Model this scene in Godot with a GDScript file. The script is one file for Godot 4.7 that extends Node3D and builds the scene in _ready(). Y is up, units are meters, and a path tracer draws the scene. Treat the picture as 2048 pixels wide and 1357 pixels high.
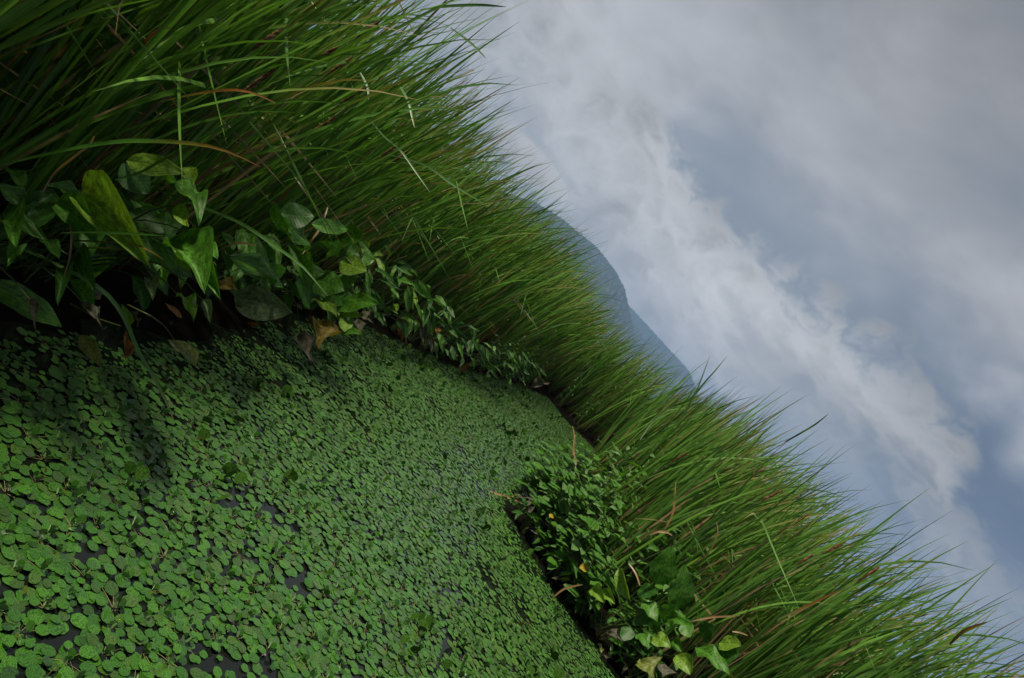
extends Node3D
# A weed-covered channel between two stands of cattails, a misty mountain behind; the camera is rolled 46 degrees.

const EXPOSURE := 1.3
var rng := RandomNumberGenerator.new()
var noise := FastNoiseLite.new()
var M := {}
var used := {}

func V(x: float, y: float, z: float) -> Vector3:
	return Vector3(x, y, z)

var LEAVES_NEAR := [
	[V(-1.510, 0.884, -2.541), V(-1.314, 1.003, -2.550), 0.086, "light", 0.35, 10, 0, ""],
	[V(-1.424, 0.888, -2.700), V(-1.127, 0.933, -2.500), 0.092, "fresh", 0.40, -20, 3, ""],
	[V(-1.434, 0.974, -2.750), V(-1.308, 0.973, -2.650), 0.050, "light", 0.50, 20, 1, ""],
	[V(-1.510, 0.698, -2.472), V(-1.054, 0.751, -2.300), 0.103, "light", 0.55, 15, 2, ""],
	[V(-1.510, 0.623, -2.414), V(-1.266, 0.652, -2.350), 0.070, "fresh", 0.40, 10, 2, ""],
	[V(-1.279, 0.881, -2.600), V(-1.142, 0.893, -2.500), 0.047, "light", 0.70, 30, 1, ""],
	[V(-1.201, 0.813, -2.700), V(-1.003, 0.867, -2.550), 0.073, "fresh", 0.50, -10, 0, "green leaf with a scorched brown tip"],
	[V(-1.203, 0.744, -2.600), V(-0.894, 0.797, -2.400), 0.088, "fresh", 0.60, -20, 2, ""],
	[V(-1.118, 0.792, -2.500), V(-0.998, 0.792, -2.450), 0.030, "light", 0.80, 40, 1, ""],
	[V(-1.155, 0.749, -2.750), V(-0.865, 0.784, -2.500), 0.069, "fresh", 0.70, 10, 2, ""],
	[V(-1.045, 0.615, -2.650), V(-0.878, 0.653, -2.500), 0.052, "light", 0.70, -20, 3, ""],
	[V(-0.950, 0.695, -2.600), V(-0.844, 0.673, -2.550), 0.028, "pale", 0.70, 0, 2, ""],
	[V(-1.510, 0.852, -2.535), V(-1.390, 0.842, -2.601), 0.099, "dark", 0.30, 10, 1, ""],
	[V(-1.452, 0.642, -2.900), V(-1.238, 0.693, -2.750), 0.109, "dark", 0.40, 0, 0, ""],
	[V(-1.510, 0.658, -2.806), V(-1.327, 0.696, -2.800), 0.099, "dark", 0.30, 0, 1, ""],
	[V(-1.486, 0.590, -2.600), V(-1.272, 0.518, -2.400), 0.085, "dark", 0.60, 0, 2, ""],
	[V(-1.218, 0.535, -2.750), V(-1.089, 0.549, -2.600), 0.045, "pale", 0.80, 0, 2, ""]]
var LEAVES_EDGE := [
	[V(-1.469, 0.532, -2.200), V(-1.273, 0.586, -2.050), 0.049, "fresh", 0.50, 0, 2, ""],
	[V(-1.382, 0.512, -2.200), V(-1.258, 0.523, -2.050), 0.036, "fresh", 0.60, 0, 3, ""],
	[V(-1.640, 0.631, -2.300), V(-1.445, 0.687, -2.150), 0.044, "dark", 0.50, 0, 1, ""],
	[V(-1.417, 0.518, -2.350), V(-1.238, 0.590, -2.200), 0.042, "dark", 0.50, 0, 1, ""],
	[V(-1.325, 0.463, -2.400), V(-1.159, 0.441, -2.250), 0.036, "dark", 0.80, 0, 2, ""],
	[V(-1.338, 0.506, -2.450), V(-1.120, 0.544, -2.300), 0.040, "dark", 0.70, 0, 2, ""],
	[V(-1.301, 0.329, -2.350), V(-1.159, 0.328, -2.250), 0.027, "dry", 0.80, 0, 4, "withered grey leaf hanging down"],
	[V(-1.243, 0.361, -2.550), V(-1.086, 0.405, -2.450), 0.038, "dry", 0.80, 0, 4, "withered grey leaf hanging down"]]
var LEAVES_MID := [
	[V(-1.380, 0.922, -4.196), V(-1.260, 1.024, -4.448), 0.100, "fresh", 0.30, 0, 0, ""],
	[V(-1.380, 0.882, -4.955), V(-1.260, 1.046, -4.784), 0.127, "fresh", 0.50, 0, 1, ""],
	[V(-1.380, 0.734, -4.890), V(-1.260, 0.917, -4.710), 0.148, "fresh", 0.30, 0, 0, ""],
	[V(-1.380, 0.734, -5.304), V(-1.219, 0.876, -5.400), 0.165, "fresh", 0.35, 0, 3, ""],
	[V(-1.380, 0.684, -5.315), V(-1.150, 0.783, -5.220), 0.170, "light", 0.50, 10, 0, ""],
	[V(-1.380, 0.514, -4.672), V(-1.260, 0.644, -4.777), 0.087, "fresh", 0.25, 0, 3, ""],
	[V(-1.380, 0.467, -5.140), V(-1.125, 0.599, -5.040), 0.219, "fresh", 0.50, 0, 0, ""],
	[V(-1.121, 0.438, -5.220), V(-0.854, 0.734, -4.920), 0.172, "fresh", 0.45, 0, 0, ""],
	[V(-1.260, 0.338, -5.160), V(-1.004, 0.449, -4.920), 0.132, "light", 0.50, -15, 3, ""],
	[V(-1.050, 0.379, -5.160), V(-0.881, 0.576, -4.980), 0.078, "light", 0.20, 0, 1, ""],
	[V(-1.380, 0.837, -3.717), V(-1.260, 0.787, -4.133), 0.103, "fresh", 0.50, -20, 3, ""],
	[V(-1.380, 0.812, -3.793), V(-1.260, 1.001, -3.367), 0.165, "dark", 0.40, 0, 0, ""],
	[V(-1.380, 0.919, -3.714), V(-1.260, 1.046, -3.777), 0.144, "dark", 0.30, 0, 0, ""],
	[V(-1.380, 0.581, -3.603), V(-1.221, 0.495, -4.140), 0.107, "fresh", 0.45, -10, 3, ""],
	[V(-1.380, 0.239, -4.167), V(-1.063, 0.472, -4.140), 0.166, "pale", 0.60, 15, 1, "pale whitish green leaf with a torn edge"],
	[V(-1.380, 0.394, -4.890), V(-1.260, 0.388, -5.193), 0.233, "dark", 0.40, 0, 1, ""],
	[V(-1.310, 0.365, -5.340), V(-1.076, 0.498, -5.160), 0.202, "dark", 0.40, 0, 1, ""],
	[V(-1.320, 0.599, -5.400), V(-1.157, 0.581, -5.280), 0.131, "fresh", 0.70, 0, 0, ""],
	[V(-0.943, 0.339, -5.040), V(-0.772, 0.506, -4.860), 0.084, "fresh", 0.30, 0, 0, ""],
	[V(-0.970, 0.447, -5.040), V(-0.882, 0.412, -4.920), 0.084, "light", 0.70, 0, 1, ""],
	[V(-1.063, 0.350, -5.040), V(-0.897, 0.222, -4.800), 0.159, "yellow", 0.70, 10, 4, "yellow leaf blotched with orange hanging by the water"],
	[V(-1.112, 0.154, -4.920), V(-0.852, 0.146, -4.740), 0.111, "dry", 0.80, 0, 4, "withered grey brown leaf touching the water"],
	[V(-0.948, 0.460, -5.280), V(-0.825, 0.438, -5.160), 0.072, "dry", 0.80, 0, 4, "withered grey leaf hanging down"],
	[V(-0.984, 0.474, -5.400), V(-0.843, 0.541, -5.280), 0.074, "dry", 0.60, 0, 4, "withered grey leaf hanging down"],
	[V(-1.380, 0.402, -3.703), V(-1.260, 0.455, -3.734), 0.069, "yellow", 0.50, 10, 4, "yellowing brown edged curled leaf"]]
var LEAVES_RIGHT := [
	[V(2.163, 0.716, -5.300), V(2.025, 1.044, -5.250), 0.187, "fresh", 0.60, 0, 0, ""],
	[V(2.442, 0.665, -5.350), V(2.218, 1.003, -5.300), 0.205, "fresh", 0.50, 20, 0, ""],
	[V(1.907, 0.589, -5.350), V(2.103, 0.512, -5.200), 0.106, "light", 0.60, 40, 2, ""],
	[V(2.161, 0.564, -5.400), V(2.221, 0.705, -5.250), 0.139, "dark", 0.30, 0, 0, ""],
	[V(1.863, 0.300, -5.300), V(1.964, 0.363, -5.150), 0.072, "light", 0.40, 0, 2, ""],
	[V(1.939, 0.348, -5.300), V(2.024, 0.411, -5.150), 0.064, "light", 0.40, 0, 2, ""],
	[V(2.215, 0.550, -5.300), V(2.341, 0.557, -5.150), 0.105, "fresh", 0.60, -20, 3, ""],
	[V(2.381, 0.577, -5.250), V(2.350, 0.750, -5.150), 0.120, "fresh", 0.50, 0, 1, ""],
	[V(2.311, 0.377, -5.150), V(2.379, 0.405, -5.000), 0.086, "fresh", 0.60, -15, 3, ""],
	[V(2.404, 0.462, -5.150), V(2.482, 0.521, -5.000), 0.102, "light", 0.60, 0, 3, ""],
	[V(2.524, 0.526, -5.150), V(2.589, 0.565, -5.050), 0.071, "fresh", 0.60, 0, 2, ""],
	[V(2.413, 0.589, -5.200), V(2.460, 0.782, -5.000), 0.094, "fresh", 0.30, 0, 3, ""],
	[V(2.500, 0.680, -5.200), V(2.574, 0.673, -5.100), 0.095, "fresh", 0.60, 0, 1, ""],
	[V(2.399, 0.453, -5.300), V(2.352, 0.593, -5.200), 0.113, "dark", 0.50, 0, 0, ""],
	[V(2.262, 0.421, -5.300), V(2.329, 0.479, -5.200), 0.121, "dark", 0.50, 0, 0, ""],
	[V(2.252, 0.362, -5.200), V(2.256, 0.265, -5.100), 0.087, "dark", 0.60, 0, 1, ""]]
var LEAVES_RIGHT_LOW := [
	[V(2.657, 0.637, -5.100), V(2.849, 0.738, -4.850), 0.115, "fresh", 0.50, -20, 3, ""],
	[V(2.771, 0.801, -5.150), V(2.817, 0.918, -5.000), 0.117, "light", 0.30, 0, 1, ""],
	[V(2.793, 0.679, -5.150), V(2.863, 0.866, -5.000), 0.180, "dark", 0.40, 0, 0, ""],
	[V(2.578, 0.519, -5.050), V(2.678, 0.514, -4.900), 0.107, "light", 0.60, 0, 2, ""],
	[V(2.374, 0.336, -4.950), V(2.474, 0.348, -4.800), 0.150, "yellowgreen", 0.60, 0, 4, "yellowed limp leaf"],
	[V(2.522, 0.423, -4.950), V(2.545, 0.380, -4.850), 0.113, "dry", 0.60, 0, 4, "withered grey leaf"],
	[V(2.678, 0.710, -5.250), V(2.659, 0.853, -5.150), 0.144, "dark", 0.50, 0, 0, ""],
	[V(2.115, 0.242, -5.100), V(2.211, 0.310, -5.000), 0.062, "dry", 0.50, 0, 4, "withered brown leaf"]]
var RIBBONS := [
	[PackedVector3Array([V(-1.640, 0.604, -2.200), V(-1.510, 0.780, -2.150), V(-1.392, 0.930, -2.100), V(-1.261, 1.078, -2.050), V(-1.142, 1.181, -2.000), V(-1.032, 1.267, -1.970), V(-0.940, 1.317, -1.950), V(-0.854, 1.348, -1.930)]), 0.0165, "green_brown", "long green reed leaf arching over the big bright leaves at left, its tip browned"],
	[PackedVector3Array([V(-1.591, 0.312, -2.600), V(-1.360, 0.401, -2.600), V(-1.278, 0.381, -2.700), V(-1.197, 0.312, -2.800), V(-1.108, 0.209, -2.900), V(-0.986, 0.130, -2.980), V(-0.886, 0.053, -3.050), V(-0.774, -0.032, -3.100)]), 0.0187, "green_tan", "green reed leaf bent down with its tan tip lying on the floating plants"],
	[PackedVector3Array([V(-1.758, 0.641, -3.300), V(-1.514, 0.759, -3.250), V(-1.299, 0.860, -3.200), V(-1.098, 0.915, -3.150), V(-0.927, 0.957, -3.100), V(-0.721, 0.960, -3.050)]), 0.0186, "green", "thin green reed leaf sagging across the gap between the two broad leaf clumps"],
	[PackedVector3Array([V(-1.359, 0.607, -2.300), V(-1.244, 0.722, -2.250), V(-1.117, 0.839, -2.200), V(-1.040, 0.909, -2.200)]), 0.0098, "green", "dark green reed leaf lying level below the long bright leaf"],
	[PackedVector3Array([V(-1.414, 0.527, -2.400), V(-1.277, 0.655, -2.350), V(-1.156, 0.763, -2.300), V(-1.098, 0.798, -2.280), V(-1.014, 0.830, -2.250)]), 0.0102, "yellow_brown", "yellow reed leaf with a drooping brown tip"],
	[PackedVector3Array([V(-1.391, 0.504, -2.400), V(-1.274, 0.625, -2.350), V(-1.192, 0.703, -2.320), V(-1.145, 0.741, -2.300)]), 0.0086, "yellow_brown", "short yellow edged reed leaf pointing right below the yellow reed leaf"],
	[PackedVector3Array([V(-1.610, 1.109, -2.600), V(-1.509, 1.231, -2.550), V(-1.398, 1.348, -2.500), V(-1.315, 1.412, -2.480), V(-1.208, 1.455, -2.450)]), 0.0129, "orange_brown", "arched orange and green reed leaf in the dark reeds at upper left"],
	[PackedVector3Array([V(-1.735, 1.241, -2.500), V(-1.701, 1.304, -2.450), V(-1.688, 1.345, -2.450), V(-1.667, 1.368, -2.450)]), 0.0108, "brown", "curled rusty dry leaf tip in the dark reeds at the top"],
	[PackedVector3Array([V(-1.406, 0.846, -2.400), V(-1.359, 0.932, -2.400), V(-1.296, 1.069, -2.350), V(-1.232, 1.197, -2.300), V(-1.197, 1.312, -2.300), V(-1.135, 1.446, -2.300)]), 0.0103, "green", "straight green reed leaf leaning over the bright broad leaf"],
	[PackedVector3Array([V(-1.501, 0.662, -2.300), V(-1.517, 0.745, -2.300), V(-1.472, 0.856, -2.250), V(-1.463, 0.918, -2.250), V(-1.439, 0.968, -2.200)]), 0.0083, "tan", "thin rust coloured dead stem beside the dark left edge"],
	[PackedVector3Array([V(-1.482, 0.634, -2.400), V(-1.442, 0.628, -2.400), V(-1.355, 0.608, -2.350), V(-1.299, 0.538, -2.350), V(-1.264, 0.459, -2.350)]), 0.0069, "tan", "red brown dead stem curving down left of the long light leaf"],
	[PackedVector3Array([V(-1.449, 1.036, -4.400), V(-1.360, 0.927, -4.300), V(-1.289, 0.749, -4.200)]), 0.0158, "tan", "tan dry leaf hanging in front of the middle broad leaves"],
	[PackedVector3Array([V(-1.446, 0.543, -3.600), V(-1.364, 0.686, -3.500), V(-1.260, 0.774, -3.450)]), 0.0129, "tan", "short tan curl beside the middle broad leaves"],
	[PackedVector3Array([V(-1.576, 1.631, -4.200), V(-1.401, 1.625, -4.100), V(-1.253, 1.640, -4.000), V(-0.929, 1.598, -3.900)]), 0.0148, "green", "pale broken reed leaf hanging across the reeds"],
	[PackedVector3Array([V(-1.655, 1.914, -4.300), V(-1.498, 1.880, -4.200), V(-1.317, 1.793, -4.100)]), 0.0185, "green_tan", "bent over green reed leaf in the middle of the left reeds"],
	[PackedVector3Array([V(-1.824, 1.786, -4.200), V(-1.706, 1.756, -4.150), V(-1.629, 1.708, -4.100)]), 0.0182, "green_tan", "short kinked reed leaf hanging among the seed heads"],
	[PackedVector3Array([V(-1.697, 2.264, -3.900), V(-1.551, 2.381, -3.800), V(-1.419, 2.490, -3.750), V(-1.295, 2.570, -3.700)]), 0.0194, "green", "reed leaf reaching level out against the clouds at the top"],
	[PackedVector3Array([V(-1.623, 2.365, -4.200), V(-1.438, 2.373, -4.100), V(-1.289, 2.368, -4.050)]), 0.0181, "green", "reed leaf drooping against the sky below the topmost one"],
	[PackedVector3Array([V(-1.465, 1.559, -4.600), V(-1.223, 1.683, -4.500), V(-1.003, 1.722, -4.400), V(-0.693, 1.795, -4.300)]), 0.0196, "green", "green reed leaf sweeping down across the middle of the left reeds"],
	[PackedVector3Array([V(1.164, 0.876, -7.000), V(1.249, 0.771, -6.900), V(1.351, 0.708, -6.850), V(1.389, 0.655, -6.800)]), 0.0177, "tan", "tan dry blade standing at the water where the channel narrows"],
	[PackedVector3Array([V(1.265, 0.731, -6.800), V(1.173, 0.855, -6.850), V(1.063, 0.933, -6.900)]), 0.0176, "tan", "rust tan dry stem behind the small leaved bush"],
	[PackedVector3Array([V(0.761, -0.103, -6.350), V(0.918, 0.017, -6.300), V(1.108, 0.133, -6.250), V(1.247, 0.209, -6.200)]), 0.0184, "tan", "dry reed stalk lying out over the water from the bush"],
	[PackedVector3Array([V(2.131, 0.963, -5.900), V(2.084, 1.136, -5.950), V(1.892, 1.367, -6.000)]), 0.0218, "tan", "straight tan dry stalk leaning over the small leaved bush"],
	[PackedVector3Array([V(1.966, 0.925, -5.600), V(1.991, 0.990, -5.600), V(2.044, 1.036, -5.600), V(2.090, 1.049, -5.600)]), 0.0185, "tan", "pale curled dry leaf between the bush and the right reeds"],
	[PackedVector3Array([V(2.403, 1.092, -5.600), V(2.380, 1.223, -5.600), V(2.318, 1.341, -5.600), V(2.248, 1.389, -5.600)]), 0.0164, "tan", "tan dry leaf curling upright at the foot of the right reeds"],
	[PackedVector3Array([V(1.951, 0.662, -5.400), V(2.029, 0.657, -5.350), V(2.102, 0.624, -5.300)]), 0.0157, "tan", "tan curved stalk above the right broad leaf plant"],
	[PackedVector3Array([V(1.714, 0.044, -5.300), V(1.724, 0.171, -5.300), V(1.793, 0.295, -5.300)]), 0.0175, "tan", "dry stalk bowed over the dark water edge at right"],
	[PackedVector3Array([V(2.536, 0.750, -5.200), V(2.605, 0.868, -5.200), V(2.718, 1.053, -5.150)]), 0.0152, "tan", "yellow tan dry blade right of the broad leaf plant"],
	[PackedVector3Array([V(2.746, 0.934, -5.100), V(2.781, 0.967, -5.100), V(2.845, 0.999, -5.100)]), 0.0131, "tan", "small tan curl above the lowest right leaves"],
	[PackedVector3Array([V(2.785, 1.262, -4.900), V(2.846, 1.467, -4.900), V(2.885, 1.735, -4.850)]), 0.0179, "orange_brown", "orange dry blade in the dark lower right reeds"],
	[PackedVector3Array([V(3.646, 2.024, -4.800), V(3.600, 2.160, -4.750), V(3.616, 2.303, -4.700)]), 0.0209, "orange_brown", "orange brown blade at the far right of the reeds"],
	[PackedVector3Array([V(1.560, 1.348, -6.600), V(1.542, 1.515, -6.700), V(1.571, 1.775, -6.800), V(1.648, 2.004, -6.800), V(1.484, 2.417, -6.900)]), 0.0198, "green", "tallest reed leaf standing against the mountain"],
	[PackedVector3Array([V(1.769, 1.658, -6.800), V(1.670, 2.043, -6.900), V(1.632, 2.333, -6.900), V(1.625, 2.554, -7.000)]), 0.0177, "green", "second tall reed leaf leaning right beside the tallest one"],
	[PackedVector3Array([V(2.360, 2.297, -6.200), V(2.354, 2.433, -6.100), V(2.383, 2.581, -6.100), V(2.353, 2.717, -6.000)]), 0.0156, "green", "long reed leaf poking out of the right reeds against the pale sky"],
	[PackedVector3Array([V(-1.146, 0.461, -2.600), V(-1.032, 0.520, -2.550), V(-1.204, 0.234, -3.200), V(-1.225, 0.082, -3.500)]), 0.0076, "stalk", "thin drooping leaf stalk reaching over the water at left"],
	[PackedVector3Array([V(-1.264, 0.348, -2.500), V(-1.158, 0.382, -2.500), V(-1.067, 0.430, -2.500)]), 0.0055, "stalk", "thin dark leaf stalk in the shade at left"],
]
var SEED_HEADS := PackedVector3Array([
	V(-1.740, 1.706, -3.557), V(-1.740, 1.657, -4.157), V(-1.740, 1.399, -4.149), V(-1.740, 1.435, -4.570), V(-1.740, 1.551, -5.377), V(-1.740, 1.501, -6.282), V(-1.740, 1.413, -6.377), V(-1.740, 1.694, -5.149), V(-1.740, 1.563, -3.076), V(-1.740, 1.575, -5.687), V(-1.740, 1.717, -3.764), V(-1.740, 1.396, -3.271), V(-1.740, 1.962, -3.707), V(-1.740, 1.710, -6.524), V(2.329, 1.925, -6.000), V(2.451, 1.877, -5.750), V(2.658, 1.738, -5.600), V(1.946, 1.511, -6.600), V(2.855, 1.710, -5.400), V(2.929, 1.917, -5.400), V(3.147, 1.970, -5.200), V(2.313, 1.742, -6.200), V(2.685, 1.896, -5.600)])
var WILTED := [
	[V(-1.360, 0.030, -2.950), V(-1.196, 0.012, -2.950), 0.082, "yellowgreen", 0.80, 0, 1, "yellow green fallen leaf standing against the floating plants at left"],
	[V(-1.299, 0.303, -2.900), V(-1.230, 0.232, -2.950), 0.036, "light", 0.80, 0, 2, "small green leaf hanging above the brown curled one"],
	[V(-1.260, 0.160, -3.050), V(-1.187, 0.028, -3.100), 0.047, "rust", 0.80, 0, 4, "brown curled dead leaf hanging over the floating plants"],
	[V(-1.261, 0.059, -3.500), V(-1.084, 0.026, -3.600), 0.066, "cream", 0.60, 0, 2, "cream coloured rolled leaf drooping onto the floating plants"],
	[V(-1.053, 0.180, -8.000), V(-0.890, 0.023, -8.100), 0.161, "orange", 0.80, 0, 4, "orange wilted leaf at the foot of the leafy bank"],
	[V(-0.926, 0.140, -8.000), V(-0.823, 0.094, -8.100), 0.087, "dry", 0.70, 0, 4, "grey pointed dead leaf beside the orange wilted leaf"],
	[V(-0.775, 0.348, -8.600), V(-0.650, 0.304, -8.500), 0.105, "orange", 0.80, 0, 4, "small orange tipped leaf above the channel edge"],
	[V(-0.260, 0.045, -9.800), V(-0.128, 0.021, -9.900), 0.182, "orange", 0.80, 0, 4, "bright orange wilted leaf lying at the channel edge"],
	[V(0.818, 0.334, -12.000), V(1.007, 0.618, -11.900), 0.239, "dry", 0.70, 0, 4, "pale grey dead leaf at the far channel edge"],
	[V(1.793, 0.380, -5.500), V(1.725, 0.329, -5.450), 0.084, "brightyellow", 0.80, 0, 1, "bright yellow leaf below the small leaved bush"],
	[V(1.353, 0.353, -5.950), V(1.392, 0.353, -5.900), 0.041, "brightyellow", 0.80, 0, 1, "small orange yellow leaf in the small leaved bush"],
	[V(-0.914, 0.374, -7.900), V(-0.604, 0.199, -7.800), 0.097, "dry", 0.80, 0, 4, "long brown dead leaf hanging by the leafy bank"],
	[V(-0.770, 0.348, -8.000), V(-0.463, 0.167, -7.900), 0.073, "dry", 0.80, 0, 4, "thin grey dead leaf hanging by the leafy bank"],
	[V(-0.997, -0.038, -4.600), V(-0.911, 0.017, -4.600), 0.057, "pale", 0.20, 0, 1, "pale torn leaf lying flat on the floating plants"],
	[V(-0.709, 0.004, -2.720), V(-0.676, 0.014, -2.720), 0.046, "rust", 0.10, 0, 4, "brown scrap of leaf lying on the floating plants"]]


# ---------------------------------------------------------------- naming
func numbered(called: String) -> String:
	var n: int = used.get(called, 0)
	used[called] = n + 1
	return called if n == 0 else "%s_%03d" % [called, n]

func tag(o: Node, label: String, category: String, group := "", kind := "") -> void:
	if label: o.set_meta("label", label)
	if category: o.set_meta("category", category)
	if group: o.set_meta("group", group)
	if kind: o.set_meta("kind", kind)

func thing(called: String, label: String, category: String, at := Vector3.ZERO, group := "") -> Node3D:
	var o := Node3D.new()
	o.name = numbered(called)
	add_child(o)
	o.position = at
	tag(o, label, category, group)
	return o

func part(called: String, mesh: Mesh, m: Material, parent: Node, xf := Transform3D()) -> MeshInstance3D:
	var o := MeshInstance3D.new()
	var k := 0
	if parent == self:
		o.name = numbered(called)
	else:
		k = parent.get_meta("count_" + called, 0)
		parent.set_meta("count_" + called, k + 1)
		o.name = called if k == 0 else "%s_%03d" % [called, k]
	o.mesh = mesh
	o.material_override = m
	o.transform = xf
	parent.add_child(o, true)
	return o

func stuff(called: String, mesh: Mesh, m: Material, xfs: Array, tints: PackedColorArray, label: String, category: String) -> void:
	if xfs.is_empty(): return
	var mm := MultiMesh.new()
	mm.transform_format = MultiMesh.TRANSFORM_3D
	mm.use_colors = true
	mm.mesh = mesh
	mm.instance_count = xfs.size()
	for i in xfs.size():
		mm.set_instance_transform(i, xfs[i])
		mm.set_instance_color(i, tints[i])
	var o := MultiMeshInstance3D.new()
	o.name = numbered(called)
	o.multimesh = mm
	o.material_override = m
	add_child(o)
	tag(o, label, category, "", "stuff")

# ---------------------------------------------------------------- materials
func lin(r: float, g: float, b: float) -> Color:
	return Color(r, g, b).linear_to_srgb()

func mat(c: Color, rough: float, tex: Texture2D = null, back := 0.0, spec := 0.5) -> StandardMaterial3D:
	var m := StandardMaterial3D.new()
	m.albedo_color = c
	m.roughness = rough
	m.metallic_specular = spec
	m.cull_mode = BaseMaterial3D.CULL_DISABLED
	if tex: m.albedo_texture = tex
	if back > 0.0:
		m.backlight_enabled = true
		m.backlight = lin(back, back, back * 0.45)
	return m

func tex_of(w: int, h: int, f: Callable) -> ImageTexture:
	var im := Image.create(w, h, false, Image.FORMAT_RGB8)
	for y in h:
		for x in w:
			im.set_pixel(x, y, f.call((x + 0.5) / w, (y + 0.5) / h))
	return ImageTexture.create_from_image(im)

func fbm(x: float, y: float, z: float, scale: float) -> float:
	return noise.get_noise_3d(x * scale, y * scale, z * scale)

func make_materials() -> void:
	# values in these textures are relative (near 1) and multiply a base colour
	var blade := tex_of(32, 512, func(u: float, v: float) -> Color:
		var n := fbm(u * 40.0, v * 3.0, 1.0, 1.0) * 0.5 + fbm(u * 6.0, v * 26.0, 7.0, 1.0) * 0.35
		var s := clampf(0.80 + n * 0.5, 0.3, 1.0)
		var spot := smoothstep(0.42, 0.6, fbm(u * 9.0, v * 60.0, 20.0, 1.0))
		return Color(s, s, s * 0.95).lerp(Color(0.85, 0.78, 0.5), spot * 0.6))
	var broad := tex_of(256, 256, func(u: float, v: float) -> Color:
		var x := absf(u - 0.5) * 2.0
		var mid := smoothstep(0.06, 0.015, x)
		var ph := v * 11.0 - x * 2.4 + x * x * 0.7
		var side := smoothstep(0.13, 0.03, absf(ph - roundf(ph))) * smoothstep(1.0, 0.3, x)
		var n := fbm(u * 8.0, v * 8.0, 3.0, 1.0) * 0.35 + fbm(u * 40.0, v * 40.0, 5.0, 1.0) * 0.25
		var s := clampf(0.74 + n + side * 0.12, 0.25, 0.95)
		var c := Color(s * 0.95, s, s * 0.9).lerp(Color(1, 1, 0.85), mid * 0.5)
		return c.lerp(Color(0.9, 0.6, 0.3), smoothstep(0.5, 0.62, fbm(u * 14.0, v * 14.0, 30.0, 1.0)) * 0.5))
	var relief := tex_of(256, 256, func(u: float, v: float) -> Color:
		var x := absf(u - 0.5) * 2.0
		var ph := v * 11.0 - x * 2.4 + x * x * 0.7
		var side := smoothstep(0.4, 0.0, absf(ph - roundf(ph)))
		var s := 0.7 - side * 0.35 - smoothstep(0.12, 0.0, x) * 0.3 + fbm(u * 30.0, v * 30.0, 9.0, 1.0) * 0.2
		return Color(s, s, s))
	var pad := tex_of(192, 192, func(u: float, v: float) -> Color:
		var p := Vector2(u - 0.5, v - 0.06)
		var a := p.angle() * 9.0 / PI
		var vein := smoothstep(0.2, 0.04, absf(a - roundf(a))) * smoothstep(0.02, 0.3, p.length())
		var n := fbm(u * 7.0, v * 7.0, 11.0, 1.0) * 0.4 + fbm(u * 34.0, v * 34.0, 13.0, 1.0) * 0.14
		var s := clampf(0.72 + n - vein * 0.10, 0.2, 0.95)
		var c := Color(s * 0.94, s, s * 0.85)
		c = c.lerp(Color(0.8, 0.5, 0.3), smoothstep(0.5, 0.66, fbm(u * 6.0, v * 6.0, 40.0, 1.0)) * 0.5)
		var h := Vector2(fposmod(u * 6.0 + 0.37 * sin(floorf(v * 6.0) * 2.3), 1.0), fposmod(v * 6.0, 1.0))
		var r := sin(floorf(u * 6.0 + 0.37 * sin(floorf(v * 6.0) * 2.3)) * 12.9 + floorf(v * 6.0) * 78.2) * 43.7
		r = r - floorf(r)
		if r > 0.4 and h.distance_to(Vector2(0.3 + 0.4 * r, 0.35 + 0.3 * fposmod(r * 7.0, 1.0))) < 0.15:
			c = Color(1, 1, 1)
		return c)
	for e in [["reed", 1.0, 1.0, 1.0], ["reed_pale", 1.25, 1.15, 1.1], ["reed_deep", 0.72, 0.8, 0.8]]:
		var m := mat(lin(minf(e[1] * 0.98, 1.0), minf(e[2] * 0.98, 1.0), minf(e[3] * 0.92, 1.0)), 0.42, blade, 0.55, 0.5)
		m.vertex_color_use_as_albedo = true
		M[e[0]] = m
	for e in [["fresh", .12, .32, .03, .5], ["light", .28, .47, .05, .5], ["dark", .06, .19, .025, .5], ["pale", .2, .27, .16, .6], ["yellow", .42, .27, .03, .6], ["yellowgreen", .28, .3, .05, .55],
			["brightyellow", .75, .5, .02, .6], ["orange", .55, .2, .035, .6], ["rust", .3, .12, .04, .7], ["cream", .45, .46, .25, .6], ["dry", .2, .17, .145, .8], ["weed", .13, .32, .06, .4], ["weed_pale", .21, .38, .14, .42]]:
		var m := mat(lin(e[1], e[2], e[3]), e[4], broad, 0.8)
		m.heightmap_enabled = true
		m.heightmap_texture = relief
		m.heightmap_scale = 0.12
		M[e[0]] = m
	M.pad = mat(lin(.52, .80, .33), 0.25, pad, 0.25, 0.6)
	M.pad_dull = mat(lin(.6, .6, .6), 0.8, pad, 0.22, 0.3)
	M.pad_dull.vertex_color_use_as_albedo = true
	M.pad.vertex_color_use_as_albedo = true
	M.pad.rim_enabled = true
	M.pad.rim = 0.9
	M.pad.rim_tint = 0.7
	M.plain = mat(lin(1, 1, 1), 0.6)
	M.plain.vertex_color_use_as_albedo = true
	M.stalk = mat(lin(.07, .12, .03), 0.5, blade)
	M.brown_stalk = mat(lin(.16, .10, .05), 0.7, blade)
	M.spike = mat(lin(1, 1, 1), 0.95, null, 0.0, 0.2)
	M.spike.vertex_color_use_as_albedo = true
	M.water = mat(lin(.006, .008, .006), 0.06)
	var nt := NoiseTexture2D.new()
	nt.width = 512
	nt.height = 512
	nt.seamless = true
	nt.noise = noise.duplicate()
	nt.noise.frequency = 0.02
	var ramp := Gradient.new()
	ramp.offsets = PackedFloat32Array([0.0, 0.5, 1.0])
	ramp.colors = PackedColorArray([lin(.003, .0025, .0018), lin(.006, .005, .0035), lin(.011, .009, .006)])
	nt.color_ramp = ramp
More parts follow.
